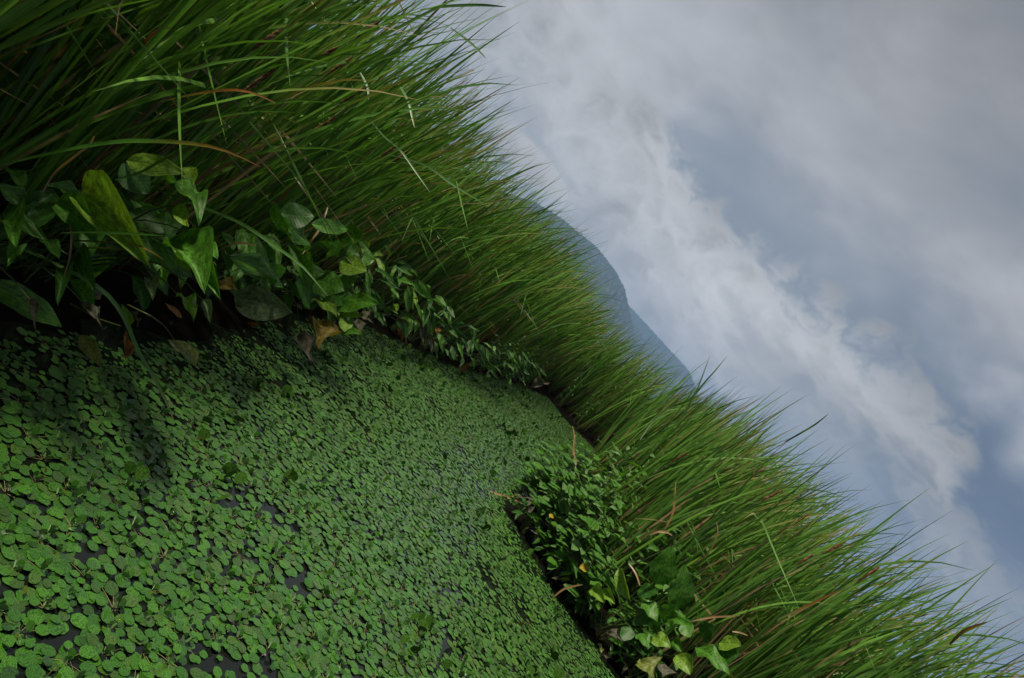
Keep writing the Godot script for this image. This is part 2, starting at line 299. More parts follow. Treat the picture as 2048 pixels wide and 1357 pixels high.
	M.soil = mat(Color.WHITE, 1.0, nt, 0.0, 0.0)
	M.soil.uv1_triplanar = true
	M.soil.uv1_world_triplanar = true
	M.soil.uv1_scale = Vector3(0.7, 0.7, 0.7)
	var rt := NoiseTexture2D.new()
	rt.width = 1024
	rt.height = 1024
	rt.seamless = true
	rt.noise = noise.duplicate()
	rt.noise.frequency = 0.012
	rt.noise.fractal_octaves = 7
	var rr := Gradient.new()
	rr.offsets = PackedFloat32Array([0.25, 0.45, 0.58, 0.8])
	rr.colors = PackedColorArray([lin(.010, .024, .014), lin(.018, .036, .02), lin(.03, .042, .034), lin(.11, .11, .10)])
	rt.color_ramp = rr
	M.rock = mat(Color.WHITE, 0.95, rt, 0.0, 0.2)
	M.rock.uv1_triplanar = true
	M.rock.uv1_world_triplanar = true
	M.rock.uv1_scale = Vector3(0.0055, 0.004, 0.0055)

# ---------------------------------------------------------------- sky
func curve_at(pts: PackedVector2Array, x: float) -> float:
	if x <= pts[0].x: return pts[0].y
	for i in range(1, pts.size()):
		if x <= pts[i].x:
			return lerpf(pts[i - 1].y, pts[i].y, smoothstep(pts[i - 1].x, pts[i].x, x))
	return pts[pts.size() - 1].y

func make_sky() -> ImageTexture:
	# thick cloud with a bright broken cumulus bank low over the mountain and a blue rift above it
	var w := 4096
	var h := 2048
	var big := FastNoiseLite.new()
	big.seed = 5
	big.noise_type = FastNoiseLite.TYPE_SIMPLEX_SMOOTH
	big.frequency = 1.0
	big.fractal_octaves = 4
	var fine := FastNoiseLite.new()
	fine.seed = 9
	fine.noise_type = FastNoiseLite.TYPE_SIMPLEX_SMOOTH
	fine.frequency = 1.0
	fine.fractal_octaves = 6
	fine.fractal_gain = 0.55
	var top := PackedVector2Array([Vector2(-180, 15), Vector2(-120, 20), Vector2(-60, 17), Vector2(-25, 18), Vector2(-10, 17.5), Vector2(-4, 16.2), Vector2(0, 15), Vector2(4, 13.6), Vector2(9, 14.4), Vector2(15, 14.6), Vector2(20, 15.5), Vector2(25, 15.2), Vector2(29, 14.6), Vector2(32, 10.5), Vector2(40, 8), Vector2(60, 12), Vector2(120, 18), Vector2(180, 15)])
	var gap := PackedVector2Array([Vector2(-180, 2), Vector2(-90, 1), Vector2(-30, -5), Vector2(-9, -5), Vector2(-5.5, -1.0), Vector2(-2.5, 1.6), Vector2(4, 4.0), Vector2(12, 3.4), Vector2(20, 2.6), Vector2(27, 2.4), Vector2(31, 5.0), Vector2(38, 7.5), Vector2(60, 4), Vector2(110, 0), Vector2(180, 2)])
	var low := PackedVector2Array([Vector2(-180, 0), Vector2(-60, -3), Vector2(8, -3), Vector2(14, 4.5), Vector2(20, 8.2), Vector2(27, 10.8), Vector2(33, 8), Vector2(60, 4), Vector2(180, 0)])
	var tops := PackedFloat32Array()
	var gaps := PackedFloat32Array()
	var lows := PackedFloat32Array()
	for i in w:
		var az := fposmod((i + 0.5) / w * 360.0 + 180.0, 360.0) - 180.0
		tops.append(curve_at(top, az))
		gaps.append(curve_at(gap, az))
		lows.append(curve_at(low, az))
	var data := PackedFloat32Array()
	data.resize(w * h * 3)
	var k := 1.0 / 1.1
	for j in h:
		var el := 90.0 - (j + 0.5) / h * 180.0
		if el < -1.0:
			for i in w:
				var q := (j * w + i) * 3
				data[q] = 0.10 * k
				data[q + 1] = 0.12 * k
				data[q + 2] = 0.12 * k
			continue
		var y := sin(deg_to_rad(el))
		var r := cos(deg_to_rad(el))
		for i in w:
			if (el > 46.0 or (i > 650 and i < w - 500)) and (i % 2 == 1 or j % 2 == 1):  # coarser away from the view
				var src := ((j - j % 2) * w + i - i % 2) * 3
				var dst := (j * w + i) * 3
				for ch in 3: data[dst + ch] = data[src + ch]
				continue
			var a := (i + 0.5) / w * TAU
			var d := Vector3(sin(a) * r, y, -cos(a) * r)
			var s := Vector3(d.x, d.y * 1.9, d.z)
			var b := big.get_noise_3dv(s * 3.2)
			var n := fine.get_noise_3dv(s * 9.0 + Vector3(b, b, 0) * 0.6)
			var puff := fine.get_noise_3dv(d * 10.0 + Vector3(n, b, n) * 0.35)
			var e := el + n * 1.6 + (0.22 - absf(puff)) * 5.5 + b * 2.0
			var t := tops[i]
			var az := absf(rad_to_deg(a if a < PI else a - TAU))
			var sa := rad_to_deg(a if a < PI else a - TAU)
			var soft := lerpf(1.0, 3.6, smoothstep(-2.0, -9.0, sa) * smoothstep(-120.0, -60.0, sa))
			var lower := smoothstep(t + 1.6 * soft, t - 1.8 * soft, e) * smoothstep(lows[i] - 5.0, lows[i] + 3.0, e)
			var u := t + gaps[i]
			var upper := smoothstep(u - 3.0, u + 4.5, el + b * 3.0 + n * 1.3) * clampf(0.9 + b * 0.5, 0.0, 1.0)
			# clear air: pale near the horizon, blue above
			var rr := smoothstep(10.0, 34.0, rad_to_deg(a) if a < PI else 0.0) * smoothstep(90.0, 40.0, az)
			var haze := smoothstep(13.0, 2.0, el) * (1.0 - 0.55 * rr)
			var c := Vector3(0.21, 0.25, 0.30).lerp(Vector3(0.10, 0.14, 0.205), rr)
			c = c.lerp(Vector3(0.28, 0.325, 0.37), haze)
			# high soft grey layer
			var up := smoothstep(15.0, 42.0, el)
			var g := lerpf(0.395, 0.18, up) * (1.0 + b * 0.20 + n * 0.13)
			c = c.lerp(Vector3(g * 0.97, g * 1.01, g * 1.08), upper)
			# bright bank: sunlit near its upper edge, grey at its foot
			var dep := t - el
			var lit := lerpf(0.36, 0.475, smoothstep(13.0, 3.0, dep) * smoothstep(-3.0, 2.0, dep)) * (1.0 + n * 0.2 + (0.2 - absf(puff)) * 0.5 + b * 0.2)
			lit *= lerpf(1.0, 0.66, smoothstep(10.0, 32.0, az))
			c = c.lerp(Vector3(lit * 0.98, lit * 1.0, lit * 1.02), lower * 0.95)
			# thin pinkish veils low on the right
			var veil := smoothstep(-0.1, 0.5, fine.get_noise_3d(s.x * 4.0 + 3.0, s.y * 7.0 + s.x * 2.5, s.z * 4.0)) * smoothstep(15.0, 7.0, el) * 0.6
			c = c.lerp(Vector3(0.285, 0.31, 0.345), veil)
			var q := (j * w + i) * 3
			data[q] = c.x * k
			data[q + 1] = c.y * k
			data[q + 2] = c.z * k
	return ImageTexture.create_from_image(Image.create_from_data(w, h, false, Image.FORMAT_RGBF, data.to_byte_array()))

# ---------------------------------------------------------------- the shore
var pond := PackedVector2Array([Vector2(-1.75, 4.0), Vector2(-1.62, 1.0), Vector2(-1.5, -1.0), Vector2(-1.45, -2.6), Vector2(-1.24, -3.9), Vector2(-1.36, -5.4), Vector2(-1.31, -7.0), Vector2(-.9, -7.95), Vector2(-.22, -9.7), Vector2(.72, -13.2), Vector2(1.55, -15.6), Vector2(2.3, -14.9), Vector2(3.3, -15.3), Vector2(2.5, -12.6), Vector2(1.65, -9.4), Vector2(1.3, -7.4), Vector2(1.08, -6.26), Vector2(1.74, -5.56), Vector2(2.47, -5.2), Vector2(3.6, -4.75), Vector2(5.5, -4.3), Vector2(9.0, -3.8), Vector2(9.0, 4.0)])

func shore(p: Vector2) -> float:  # metres inland; negative over the water
	var d := 1e9
	for i in pond.size():
		d = minf(d, p.distance_squared_to(Geometry2D.get_closest_point_to_segment(p, pond[i], pond[(i + 1) % pond.size()])))
	d = sqrt(d)
	return -d if Geometry2D.is_point_in_polygon(p, pond) else d

func ground_at(s: float) -> float:
	return clampf(s * 0.25 - 0.02, -0.5, 0.035) + clampf((s - 0.4) * 0.06, 0.0, 0.14)

func make_ground() -> void:
	var xs: Array[float] = []
	var zs: Array[float] = []
	for i in 5: xs.append([-5000.0, -600.0, -60.0, -14.0, -7.0][i])
	for i in range(0, 68): xs.append(-6.6 + i * 0.25)
	for v in [12.0, 16.0, 60.0, 600.0, 5000.0]: xs.append(v)
	for v in [-5000.0, -600.0, -80.0, -30.0, -24.0]: zs.append(v)
	for i in range(0, 104): zs.append(-21.0 + i * 0.25)
	for v in [6.0, 10.0, 60.0, 600.0, 5000.0]: zs.append(v)
	var st := SurfaceTool.new()
	st.begin(Mesh.PRIMITIVE_TRIANGLES)
	for z in zs:
		for x in xs:
			var s := shore(Vector2(x, z)) if absf(x) < 14.5 and z > -25.0 and z < 8.0 else 5.0
			st.add_vertex(V(x, ground_at(s) + (fbm(x, 0, z, 2.2) * 0.05 if s < 4.0 else 0.0), z))
	var w := xs.size()
	for j in zs.size() - 1:
		for i in w - 1:
			var a := j * w + i
			for q in [a, a + 1, a + w, a + 1, a + w + 1, a + w]: st.add_index(q)
	st.generate_normals()
	var g := part("ground", st.commit(), M.soil, self)
	tag(g, "dark wet soil of the channel banks", "", "", "structure")
	var wt := SurfaceTool.new()
	wt.begin(Mesh.PRIMITIVE_TRIANGLES)
	for p in [V(-2.6, 0, -16.6), V(9.4, 0, -16.6), V(-2.6, 0, 4.6), V(9.4, 0, -16.6), V(9.4, 0, 4.6), V(-2.6, 0, 4.6)]: wt.add_vertex(p)
	wt.generate_normals()
	var o := part("water", wt.commit(), M.water, self)
	tag(o, "dark still water of the channel under the floating plants", "", "", "structure")

# ---------------------------------------------------------------- mountain
func make_mountain(called: String, label: String, dist: float, pts: PackedVector2Array, seed_at: float) -> void:
	var st := SurfaceTool.new()
	st.begin(Mesh.PRIMITIVE_TRIANGLES)
	var cols := 320
	var rows := 40
	var a0 := pts[0].x
	var a1 := pts[pts.size() - 1].x
	for i in cols + 1:
		var az := lerpf(a0, a1, float(i) / cols)
		var el := 0.0
		for q in range(1, pts.size()):
			if az <= pts[q].x + 1e-4:
				el = lerpf(pts[q - 1].y, pts[q].y, (az - pts[q - 1].x) / (pts[q].x - pts[q - 1].x))
				break
		var crest := tan(deg_to_rad(maxf(el, 0.0))) * dist + 1.7
		for j in rows + 1:
			var t := float(j) / rows  # foot, crest at 0.7, back foot
			var f := pow(t / 0.7, 0.75) if t < 0.7 else 1.0 - (t - 0.7) / 0.3
			var rad := dist * (0.72 + 0.4 * t)
			var n := fbm(az * 3.0 + seed_at, t * 9.0, 2.0, 0.9) * 0.16 * sin(PI * clampf(t / 0.7, 0.0, 1.0)) + fbm(az * 14.0, t * 22.0, seed_at, 1.0) * 0.02 + fbm(az * 60.0, t * 60.0, seed_at, 1.0) * 0.014
			var y := crest * (rad / dist if t < 0.7 else 1.0) * clampf(f + n, 0.0, 1.2) - 2.0
			st.add_vertex(V(sin(deg_to_rad(az)) * rad, y, -cos(deg_to_rad(az)) * rad))
	for i in cols:
		for j in rows:
			var a := i * (rows + 1) + j
			for q in [a, a + 1, a + rows + 1, a + 1, a + rows + 2, a + rows + 1]: st.add_index(q)
	st.generate_normals()
	tag(part(called, st.commit(), M.rock, self), label, "", "", "structure")

# ---------------------------------------------------------------- meshes
func tube(st: SurfaceTool, pts: PackedVector3Array, r0: float, r1: float, col := Color.WHITE, sides := 5) -> void:
	var n := pts.size()
	for i in n - 1:
		for k in sides:
			var q: Array[Vector3] = []
			for c in [[i, k], [i, k + 1], [i + 1, k], [i + 1, k + 1]]:
				var at: int = c[0]
				var dir := (pts[mini(at + 1, n - 1)] - pts[maxi(at - 1, 0)]).normalized()
				var side := dir.cross(Vector3(0.31, 0.2, 0.93)).normalized()
				var up := side.cross(dir)
				var an: float = TAU * c[1] / sides
				q.append(pts[at] + (side * cos(an) + up * sin(an)) * lerpf(r0, r1, float(at) / (n - 1)))
			for m in [0, 2, 1, 1, 2, 3]:
				st.set_color(col)
				st.set_uv(Vector2(float(k) / sides, float(i) / n))
				st.add_vertex(q[m])

func strip(st: SurfaceTool, pts: PackedVector3Array, width: float, cols: Array, widths: Array, side0: Vector3, twist := 0.0) -> void:
	# a leaf blade: three points across, folded a little along its middle
	var n := pts.size()
	var rows: Array = []
	for i in n:
		var t := float(i) / (n - 1)
		var dir := (pts[mini(i + 1, n - 1)] - pts[maxi(i - 1, 0)]).normalized()
		var side := (side0 - dir * side0.dot(dir)).normalized().rotated(dir, twist * t)
		var nrm := dir.cross(side)
		var f := t * (widths.size() - 1)
		var w: float = width * 0.5 * lerpf(widths[int(f)], widths[mini(int(f) + 1, widths.size() - 1)], f - int(f))
		f = t * (cols.size() - 1)
		var c: Color = (cols[int(f)] as Color).lerp(cols[mini(int(f) + 1, cols.size() - 1)], f - int(f))
		rows.append([pts[i] - side * w, pts[i] + nrm * w * 0.3, pts[i] + side * w, c, t])
	for i in n - 1:
		for k in 2:
			for m in [[0, 0], [1, 0], [0, 1], [0, 1], [1, 0], [1, 1]]:
				var r: Array = rows[i + m[0]]
				st.set_color(r[3])
				st.set_uv(Vector2((k + m[1]) * 0.5, r[4]))
				st.add_vertex(r[k + m[1]])

func finish(st: SurfaceTool) -> ArrayMesh:
	st.index()
	st.generate_normals()
	return st.commit()

const WIND := Vector3(0.93, 0.22, 0.30)

func blade_points(base: Vector3, az: float, tilt: float, length: float, bend: float, segs: int, kink := -1.0) -> PackedVector3Array:
	var d := Vector3(sin(tilt) * cos(az), cos(tilt), sin(tilt) * sin(az))
	var pts := PackedVector3Array([base])
	var p := base
	for i in segs:
		var t := (i + 0.5) / segs
		var w := bend * t * t
		var dd := d.lerp(WIND + Vector3(0, -0.2 * bend, 0), clampf(w, 0.0, 0.95)).normalized()
		if kink > 0.0 and t > kink:
			dd = (dd * 0.55 + Vector3(cos(az * 3.0), -0.85, sin(az * 3.0)) * 0.75).normalized()
		p += dd * (length / segs)
		pts.append(p)
	return pts

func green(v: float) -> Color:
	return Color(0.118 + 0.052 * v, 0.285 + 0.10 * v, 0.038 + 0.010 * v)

func blade_mesh(base: Vector3, az: float, tilt: float, length: float, width: float, bend: float, dry: bool, kink: float) -> ArrayMesh:
	var st := SurfaceTool.new()
	st.begin(Mesh.PRIMITIVE_TRIANGLES)
	var v := rng.randf_range(-0.9, 1.0)
	var cols: Array
	if dry:
		var c := Color(0.36, 0.27, 0.14).lerp(Color(0.22, 0.16, 0.075), rng.randf())
		cols = [c * 0.8, c, c * 1.1, c * 1.25]
	elif rng.randf() < 0.24:
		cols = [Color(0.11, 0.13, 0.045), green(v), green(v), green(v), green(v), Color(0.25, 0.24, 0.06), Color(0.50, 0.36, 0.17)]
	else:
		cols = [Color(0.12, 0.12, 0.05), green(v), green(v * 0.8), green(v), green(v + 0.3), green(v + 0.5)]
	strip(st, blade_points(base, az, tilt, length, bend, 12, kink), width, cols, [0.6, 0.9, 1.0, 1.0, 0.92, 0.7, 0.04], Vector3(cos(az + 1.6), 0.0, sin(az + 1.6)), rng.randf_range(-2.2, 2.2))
	return finish(st)

var cattails: Array = []  # variants: arrays of blade meshes
var cattail_whole: Array = []

func make_cattail_variants() -> void:
	for v in 16:
		var blades: Array = []
		var whole := SurfaceTool.new()
		whole.begin(Mesh.PRIMITIVE_TRIANGLES)
		var n := rng.randi_range(8, 10)
		for i in n:
			var az := rng.randf() * TAU
			var tilt := absf(rng.randfn(0.03, 0.085))
			var dry := rng.randf() < 0.13
			var length := rng.randf_range(1.75, 2.75) * (rng.randf_range(0.45, 0.8) if dry else 1.0)
			var kink := rng.randf_range(0.55, 0.88) if rng.randf() < (0.45 if dry else 0.11) else -1.0
			var m := blade_mesh(Vector3(cos(az), 0, sin(az)) * rng.randf_range(0.005, 0.03), az, tilt, length, rng.randf_range(0.015, 0.026), [rng.randf_range(0.02, 0.22), rng.randf_range(0.02, 0.25), rng.randf_range(0.2, 0.6), rng.randf_range(0.0, 0.15), 0.3, rng.randf_range(0.1, 0.8)][rng.randi() % 6], dry, kink)
			blades.append(m)
			whole.append_from(m, 0, Transform3D())
		cattails.append(blades)
		cattail_whole.append(whole.commit())

func lean(yaw: float, s: float) -> Basis:
	return Basis(Vector3(0, 0, 1), -0.05 + rng.randfn(0.0, 0.095)) * Basis(Vector3(1, 0, 0), 0.02 + rng.randfn(0.0, 0.08)) * Basis(Vector3.UP, yaw).scaled(Vector3(s, s, s))

func leaf_mesh(variant: int) -> ArrayMesh:
	# unit leaf along +z, width along x, upper face +y
	# 0 broad ovate, 1 ovate cupped, 2 long rolled, 3 wavy drooping, 4 crumpled dead, 5 lance
	var fold: float = [0.12, 0.28, 0.42, 0.18, 0.6, 0.22][variant]
	var droop: float = [0.10, 0.05, 0.20, 0.32, 0.2, 0.16][variant]
	var wave: float = [0.02, 0.02, 0.035, 0.06, 0.10, 0.03][variant]
	var st := SurfaceTool.new()
	st.begin(Mesh.PRIMITIVE_TRIANGLES)
	var nz := 12
	var nx := 6
	var ph := rng.randf() * 6.0
	var grid: Array = []
	for j in nz + 1:
		var t := float(j) / nz
		var w := pow(sin(PI * pow(t, 0.85 if variant != 2 else 1.0)), 0.75 if variant < 5 else 0.9) * (1.0 - 0.25 * t)
		if t < 0.02: w = 0.05
		if variant == 4: w *= 0.8 + 0.35 * sin(t * 9.0 + ph)
		for i in nx + 1:
			var x := (float(i) / nx - 0.5) * 2.0
			var y := fold * x * x * 0.3 * w + 4.0 * droop * t * (1.0 - t) * 0.5 + wave * sin(t * 14.0 + ph + x * 1.2) * absf(x) + wave * 0.4 * sin(t * 7.0 + x * 5.0 + ph)
			if variant == 2: y += 0.25 * maxf(0.0, x) ** 2 * sin(PI * t)
			var px := x * 0.5 * w * (1.0 - 0.12 * fold * absf(x)) + 0.05 * sin(t * 3.5 + ph)
			if variant == 4: px += 0.12 * sin(t * 8.0 + ph)
			grid.append([V(px, y, t), Vector2(x * 0.5 + 0.5, t)])
	for j in nz:
		for i in nx:
			var a := j * (nx + 1) + i
			for q in [a, a + 1, a + nx + 1, a + 1, a + nx + 2, a + nx + 1]:
				st.set_uv(grid[q][1])
				st.add_vertex(grid[q][0])
	return finish(st)

var leaves: Array = []

func leaf_between(parent: Node3D, called: String, base: Vector3, tip: Vector3, width: float, face: float, roll: float, variant: int, m: Material) -> MeshInstance3D:
	var axis := tip - base
	var length := axis.length()
	axis /= length
	var eye := (Vector3(0, 1.7, 0) - base).normalized()
	var nrm := Vector3.UP.lerp(eye, face)
	nrm = (nrm - axis * nrm.dot(axis)).normalized().rotated(axis, deg_to_rad(roll))
	var x := nrm.cross(axis)
	var list: Array = leaves[variant]
	return part(called, list[rng.randi() % list.size()], m, parent, Transform3D(Basis(x * width, nrm * length, axis * length), base - (parent.position if parent != self else Vector3.ZERO)))

func stalk_between(parent: Node3D, a: Vector3, b: Vector3, r: float, m: Material) -> void:
	var st := SurfaceTool.new()
	st.begin(Mesh.PRIMITIVE_TRIANGLES)
	var pts := PackedVector3Array()
	var sag := (b - a).length() * 0.16
	for i in 7:
		var t := i / 6.0
		pts.append(a.lerp(b, t) + Vector3(0, sag * sin(PI * t) , 0) - parent.position)
	tube(st, pts, r * 1.4, r * 0.7)
	part("stalk", finish(st), m, parent)

func hero_plant(list: Array, root: Vector3, label: String) -> void:
	var o := thing("broadleaf_plant", label, "plant", root, "broad leaved plants along the water edge")
	for e in list:
		var m: Material = M[e[3]]
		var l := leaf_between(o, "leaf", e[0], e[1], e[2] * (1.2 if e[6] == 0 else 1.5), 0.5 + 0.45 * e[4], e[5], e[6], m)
		if e[7]: l.set_meta("label", e[7])
		var b: Vector3 = e[0]
		stalk_between(o, root + Vector3(rng.randf_range(-.08, .08), -0.02, rng.randf_range(-.08, .08)), b, 0.0035, M.stalk)

func wild_plant(called: String, label: String, category: String, group: String, at: Vector3, out_dir: float, n: int, height: float, size: float, ratio: float, variants: Array, mats: Array, spread := 1.3) -> void:
	var o := thing(called, label, category, at, group)
	for i in n:
		var a := out_dir + rng.randf_range(-spread, spread)
		var r := rng.randf_range(0.06, 0.26) * (0.5 + height)
		var base := at + Vector3(cos(a) * r, height * rng.randf_range(0.2, 1.0), sin(a) * r)
		var L := size * rng.randf_range(0.65, 1.2)
		var tip := base + Vector3(cos(a) * 0.8, rng.randf_range(-0.75, 0.25), sin(a) * 0.8).normalized() * L
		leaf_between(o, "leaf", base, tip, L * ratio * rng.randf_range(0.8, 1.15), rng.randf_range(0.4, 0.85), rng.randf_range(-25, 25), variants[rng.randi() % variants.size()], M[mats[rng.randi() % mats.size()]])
		stalk_between(o, at + Vector3(rng.randf_range(-.04, .04), -0.02, rng.randf_range(-.04, .04)), base, 0.0028, M.stalk)

# ---------------------------------------------------------------- floating plants
var pads: Array = []

func pad_mesh(variant: int) -> ArrayMesh:
	var st := SurfaceTool.new()
	st.begin(Mesh.PRIMITIVE_TRIANGLES)
	var n := 16
	var ph := rng.randf() * TAU
	var long := rng.randf_range(0.95, 1.3)
	var rings: Array = []
	var bite := rng.randf() * TAU
	for ring in 3:
		for k in n:
			var a := TAU * k / n
			var r := 0.5 * (1.0 + 0.03 * cos(a * 4.0) + 0.05 * sin(a * 2.0 + ph) + 0.03 * sin(a * 5.0 + ph * 2.0) + (0.018 if k % 2 else -0.018))
			if variant % 3 == 2 and absf(angle_difference(a, bite)) < 0.35: r *= 0.72
			r *= [0.0, 0.58, 1.0][ring]
			var p := Vector2(sin(a) * r, -cos(a) * r * long)
			var y := -0.07 * r * r + (0.016 * sin(a * 3.0 + ph) + 0.012 * sin(a * 5.0)) * r * 2.0
			rings.append([V(p.x, y, p.y + 0.5 * long), Vector2(p.x + 0.5, p.y / long + 0.5)])
	var hue := rng.randf()
	var c := Color(0.058, 0.18, 0.014).lerp(Color(0.150, 0.32, 0.024), hue)
	if variant % 7 == 4: c = Color(0.10, 0.16, 0.045)
	if variant == 7: c = Color(0.15, 0.22, 0.045)
	if variant == 11: c = Color(0.045, 0.12, 0.03)
	for k in n:
		var k2 := (k + 1) % n
		for q in [k, n + k2, n + k, n + k, n + k2, 2 * n + k, n + k2, 2 * n + k2, 2 * n + k]:
			st.set_color(c)
			st.set_uv(rings[q][1])
			st.add_vertex(rings[q][0])
	return finish(st)

var rosettes: Array = []  # each: [[pad index, transform], ...]
var rosette_whole: Array = []
var petioles: Array = []

func make_rosettes() -> void:
	for v in 14: pads.append(pad_mesh(v))
	for v in 12:
		var list: Array = []
		var pt := SurfaceTool.new()
		pt.begin(Mesh.PRIMITIVE_TRIANGLES)
		var ring_sizes := [rng.randi_range(8, 9), rng.randi_range(5, 6), rng.randi_range(3, 4)]
		for ring in 3:
			var n: int = ring_sizes[ring]
			var a0 := rng.randf() * TAU
			for i in n:
				var a := a0 + TAU * i / n + rng.randfn(0.0, 0.16)
				var d: float = [0.080, 0.036, 0.008][ring] * rng.randf_range(0.72, 1.4)
				var size: float = [0.050, 0.043, 0.028][ring] * rng.randf_range(0.68, 1.28)
				var rise: float = [-0.01, 0.03, 1.3][ring] + rng.randfn(0.0, 0.035)
				var h: float = [0.005, 0.013, 0.014][ring] + rng.randf() * 0.006
				var b := Basis(Vector3.UP, PI / 2 - a) * Basis(Vector3(1, 0, 0), -rise) * Basis(Vector3(0, 0, 1), rng.randfn(0.0, 0.05))
				var xf := Transform3D(b.scaled(Vector3.ONE) * Basis.from_scale(Vector3(size, size, size)), Vector3(cos(a) * d, h, sin(a) * d))
				list.append([(v + i * 3 + ring) % pads.size(), xf])
				if ring < 2 and rng.randf() < 0.4:
					var p0 := Vector3(cos(a) * 0.006, 0.002, sin(a) * 0.006)
					var p1 := Vector3(cos(a) * d, h, sin(a) * d)
					tube(pt, PackedVector3Array([p0, p0.lerp(p1, 0.55) + Vector3(0, 0.002, 0), p1]), 0.0015, 0.0009, Color(0.17, 0.16, 0.05), 3)
		petioles.append(finish(pt))
		rosettes.append(list)
		var whole := SurfaceTool.new()
		whole.begin(Mesh.PRIMITIVE_TRIANGLES)
		for e in list: whole.append_from(pads[e[0]], 0, e[1])
		rosette_whole.append(whole.commit())

# how large a thing at p shows from where the picture is taken, 0 outside the view
func shows(p: Vector3, margin := 1.08) -> float:
	var q := cam.transform.affine_inverse() * p
	if q.z > -0.4: return 0.0
	var half := tan(deg_to_rad(cam.fov / 2.0))
	if absf(q.y / q.z) > half * margin or absf(q.x / q.z) > half * 1.51 * margin: return 0.0
	return -1.0 / q.z

func place_rosettes() -> void:
	var spots: Array = []
	var step := 0.114
	var row := 0
	var z := 2.0
	while z > -16.0:
		var x := -1.7 + (0.5 * step if row % 2 else 0.0)
		while x < 6.5:
			var p := Vector2(x + rng.randf_range(-.04, .04), z + rng.randf_range(-.04, .04))
			var s := shore(p)
			if s < -0.02 and (z < -0.4 or rng.randf() < 0.9):
				var thin := fbm(p.x * 1.3, 0, p.y * 1.3, 1.0)
				if rng.randf() < (0.94 if thin < 0.18 else 0.66):
					spots.append([V(p.x, rng.randf() * 0.004, p.y), s])
			x += step
		z -= step * 0.87
		row += 1
	spots.sort_custom(func(a: Array, b: Array) -> bool: return shows(a[0]) > shows(b[0]))
	var protos: Array = []
	var xfs: Array = []
	var tints: Array = []
	for v in rosettes.size():
		xfs.append([])
		tints.append(PackedColorArray())
	for i in spots.size():
		var at: Vector3 = spots[i][0]
		var v := i % rosettes.size()
		var sc := rng.randf_range(0.60, 0.95)
		if spots[i][1] > -0.35 or at.x > 1.9: sc *= 0.72
		var turn := Basis(Vector3.UP, rng.randf() * TAU) * Basis(Vector3(1, 0, 0), rng.randfn(0.0, 0.015))
		if i < 300:
			var where := ("small " if sc < 0.66 else "large " if sc > 0.87 else "") + "floating green rosette " + beside(at)
			var o: Node3D
			if v < protos.size():
				o = protos[v].duplicate()
				o.name = numbered("floating_rosette")
				add_child(o)
			else:
				o = thing("floating_rosette", "", "water plant", Vector3.ZERO)
				for e in rosettes[v]: part("leaf", pads[e[0]], M.pad, o, e[1])
				part("petioles", petioles[v], M.plain, o).set_meta("kind", "stuff")
				protos.append(o)
			o.transform = Transform3D(turn.scaled(Vector3(sc, sc, sc)), at)
			tag(o, where, "water plant", "floating rosettes on the channel")
		else:
			xfs[v].append(Transform3D(turn.scaled(Vector3(sc, sc, sc)), at))
			var b := rng.randf_range(0.8, 1.2)
			var yel := 1.35 if spots[i][1] > -0.4 and at.x > 0.5 else 1.0
			tints[v].append(Color(b * rng.randf_range(0.85, 1.25) * (1.0 + (yel - 1.0) * 0.6), b * (1.0 + (yel - 1.0) * 0.9), b * rng.randf_range(0.8, 1.1)))
	for v in rosettes.size():
		stuff("floating_leaf_carpet", rosette_whole[v], M.pad, xfs[v], tints[v], "carpet of small floating green leaves covering the farther water", "water plants")
	# loose single leaves, duckweed and scraps between the rosettes
	var loose: Array = []
	var lt := PackedColorArray()
	var weed: Array = []
	var wt := PackedColorArray()
	for i in 9000:
		var p := Vector2(rng.randf_range(-1.7, 5.0), -rng.randf_range(0.3, 15.8))
		if p.y < -7.5 and rng.randf() < 0.3: continue
		var s := shore(p)
		if s > 0.0: continue
		var size := rng.randf_range(0.022, 0.055)
		if rng.randf() < 0.5:
			loose.append(Transform3D(Basis(Vector3.UP, rng.randf() * TAU) * Basis(Vector3(1, 0, 0), rng.randfn(0.0, 0.06)) * Basis.from_scale(Vector3(size, size, size)), V(p.x, 0.004 + rng.randf() * 0.004, p.y)))
			var b := rng.randf_range(0.7, 1.15)
			lt.append(Color(b * rng.randf_range(0.8, 1.5), b, b))
		else:
			size = rng.randf_range(0.007, 0.016)
			weed.append(Transform3D(Basis(Vector3.UP, rng.randf() * TAU) * Basis(Vector3(1, 0, 0), rng.randfn(0.0, 0.3)) * Basis.from_scale(Vector3(size * 0.7, size, size * rng.randf_range(0.8, 2.2))), V(p.x, 0.008 + rng.randf() * 0.012, p.y)))
			wt.append([Color(2.6, 1.2, 1.5), Color(3.6, 1.5, 2.0), Color(2.0, 0.5, 1.0), Color(1.2, 1.2, 1.0)][rng.randi() % 4])
	stuff("loose_floating_leaves", pads[2], M.pad, loose, lt, "loose single leaves floating between the rosettes", "leaves")
	stuff("duckweed", pads[0], M.pad_dull, weed, wt, "yellowish duckweed and scraps scattered over the floating leaves", "duckweed")
	# leaves that stand up out of the carpet
	var ups: Array = []
	var ut := PackedColorArray()
	for i in 420:
		var p := Vector2(rng.randf_range(-1.2, 2.6), -rng.randf_range(1.6, 15.0))
		var s := shore(p)
		if s > -0.05: continue
		if fbm(p.x * 1.6, 4.0, p.y * 0.8, 1.0) < (0.05 if p.y > -6.0 else -0.1): continue
		for k in rng.randi_range(1, 3):
			var size := rng.randf_range(0.045, 0.075)
			ups.append(Transform3D(Basis(Vector3.UP, rng.randf() * TAU) * Basis(Vector3(1, 0, 0), -rng.randf_range(0.9, 1.5)) * Basis.from_scale(Vector3(size, size, size)), V(p.x + rng.randf_range(-.05, .05), 0.012, p.y + rng.randf_range(-.05, .05))))
			ut.append(Color(0.8, 0.9, 0.8))
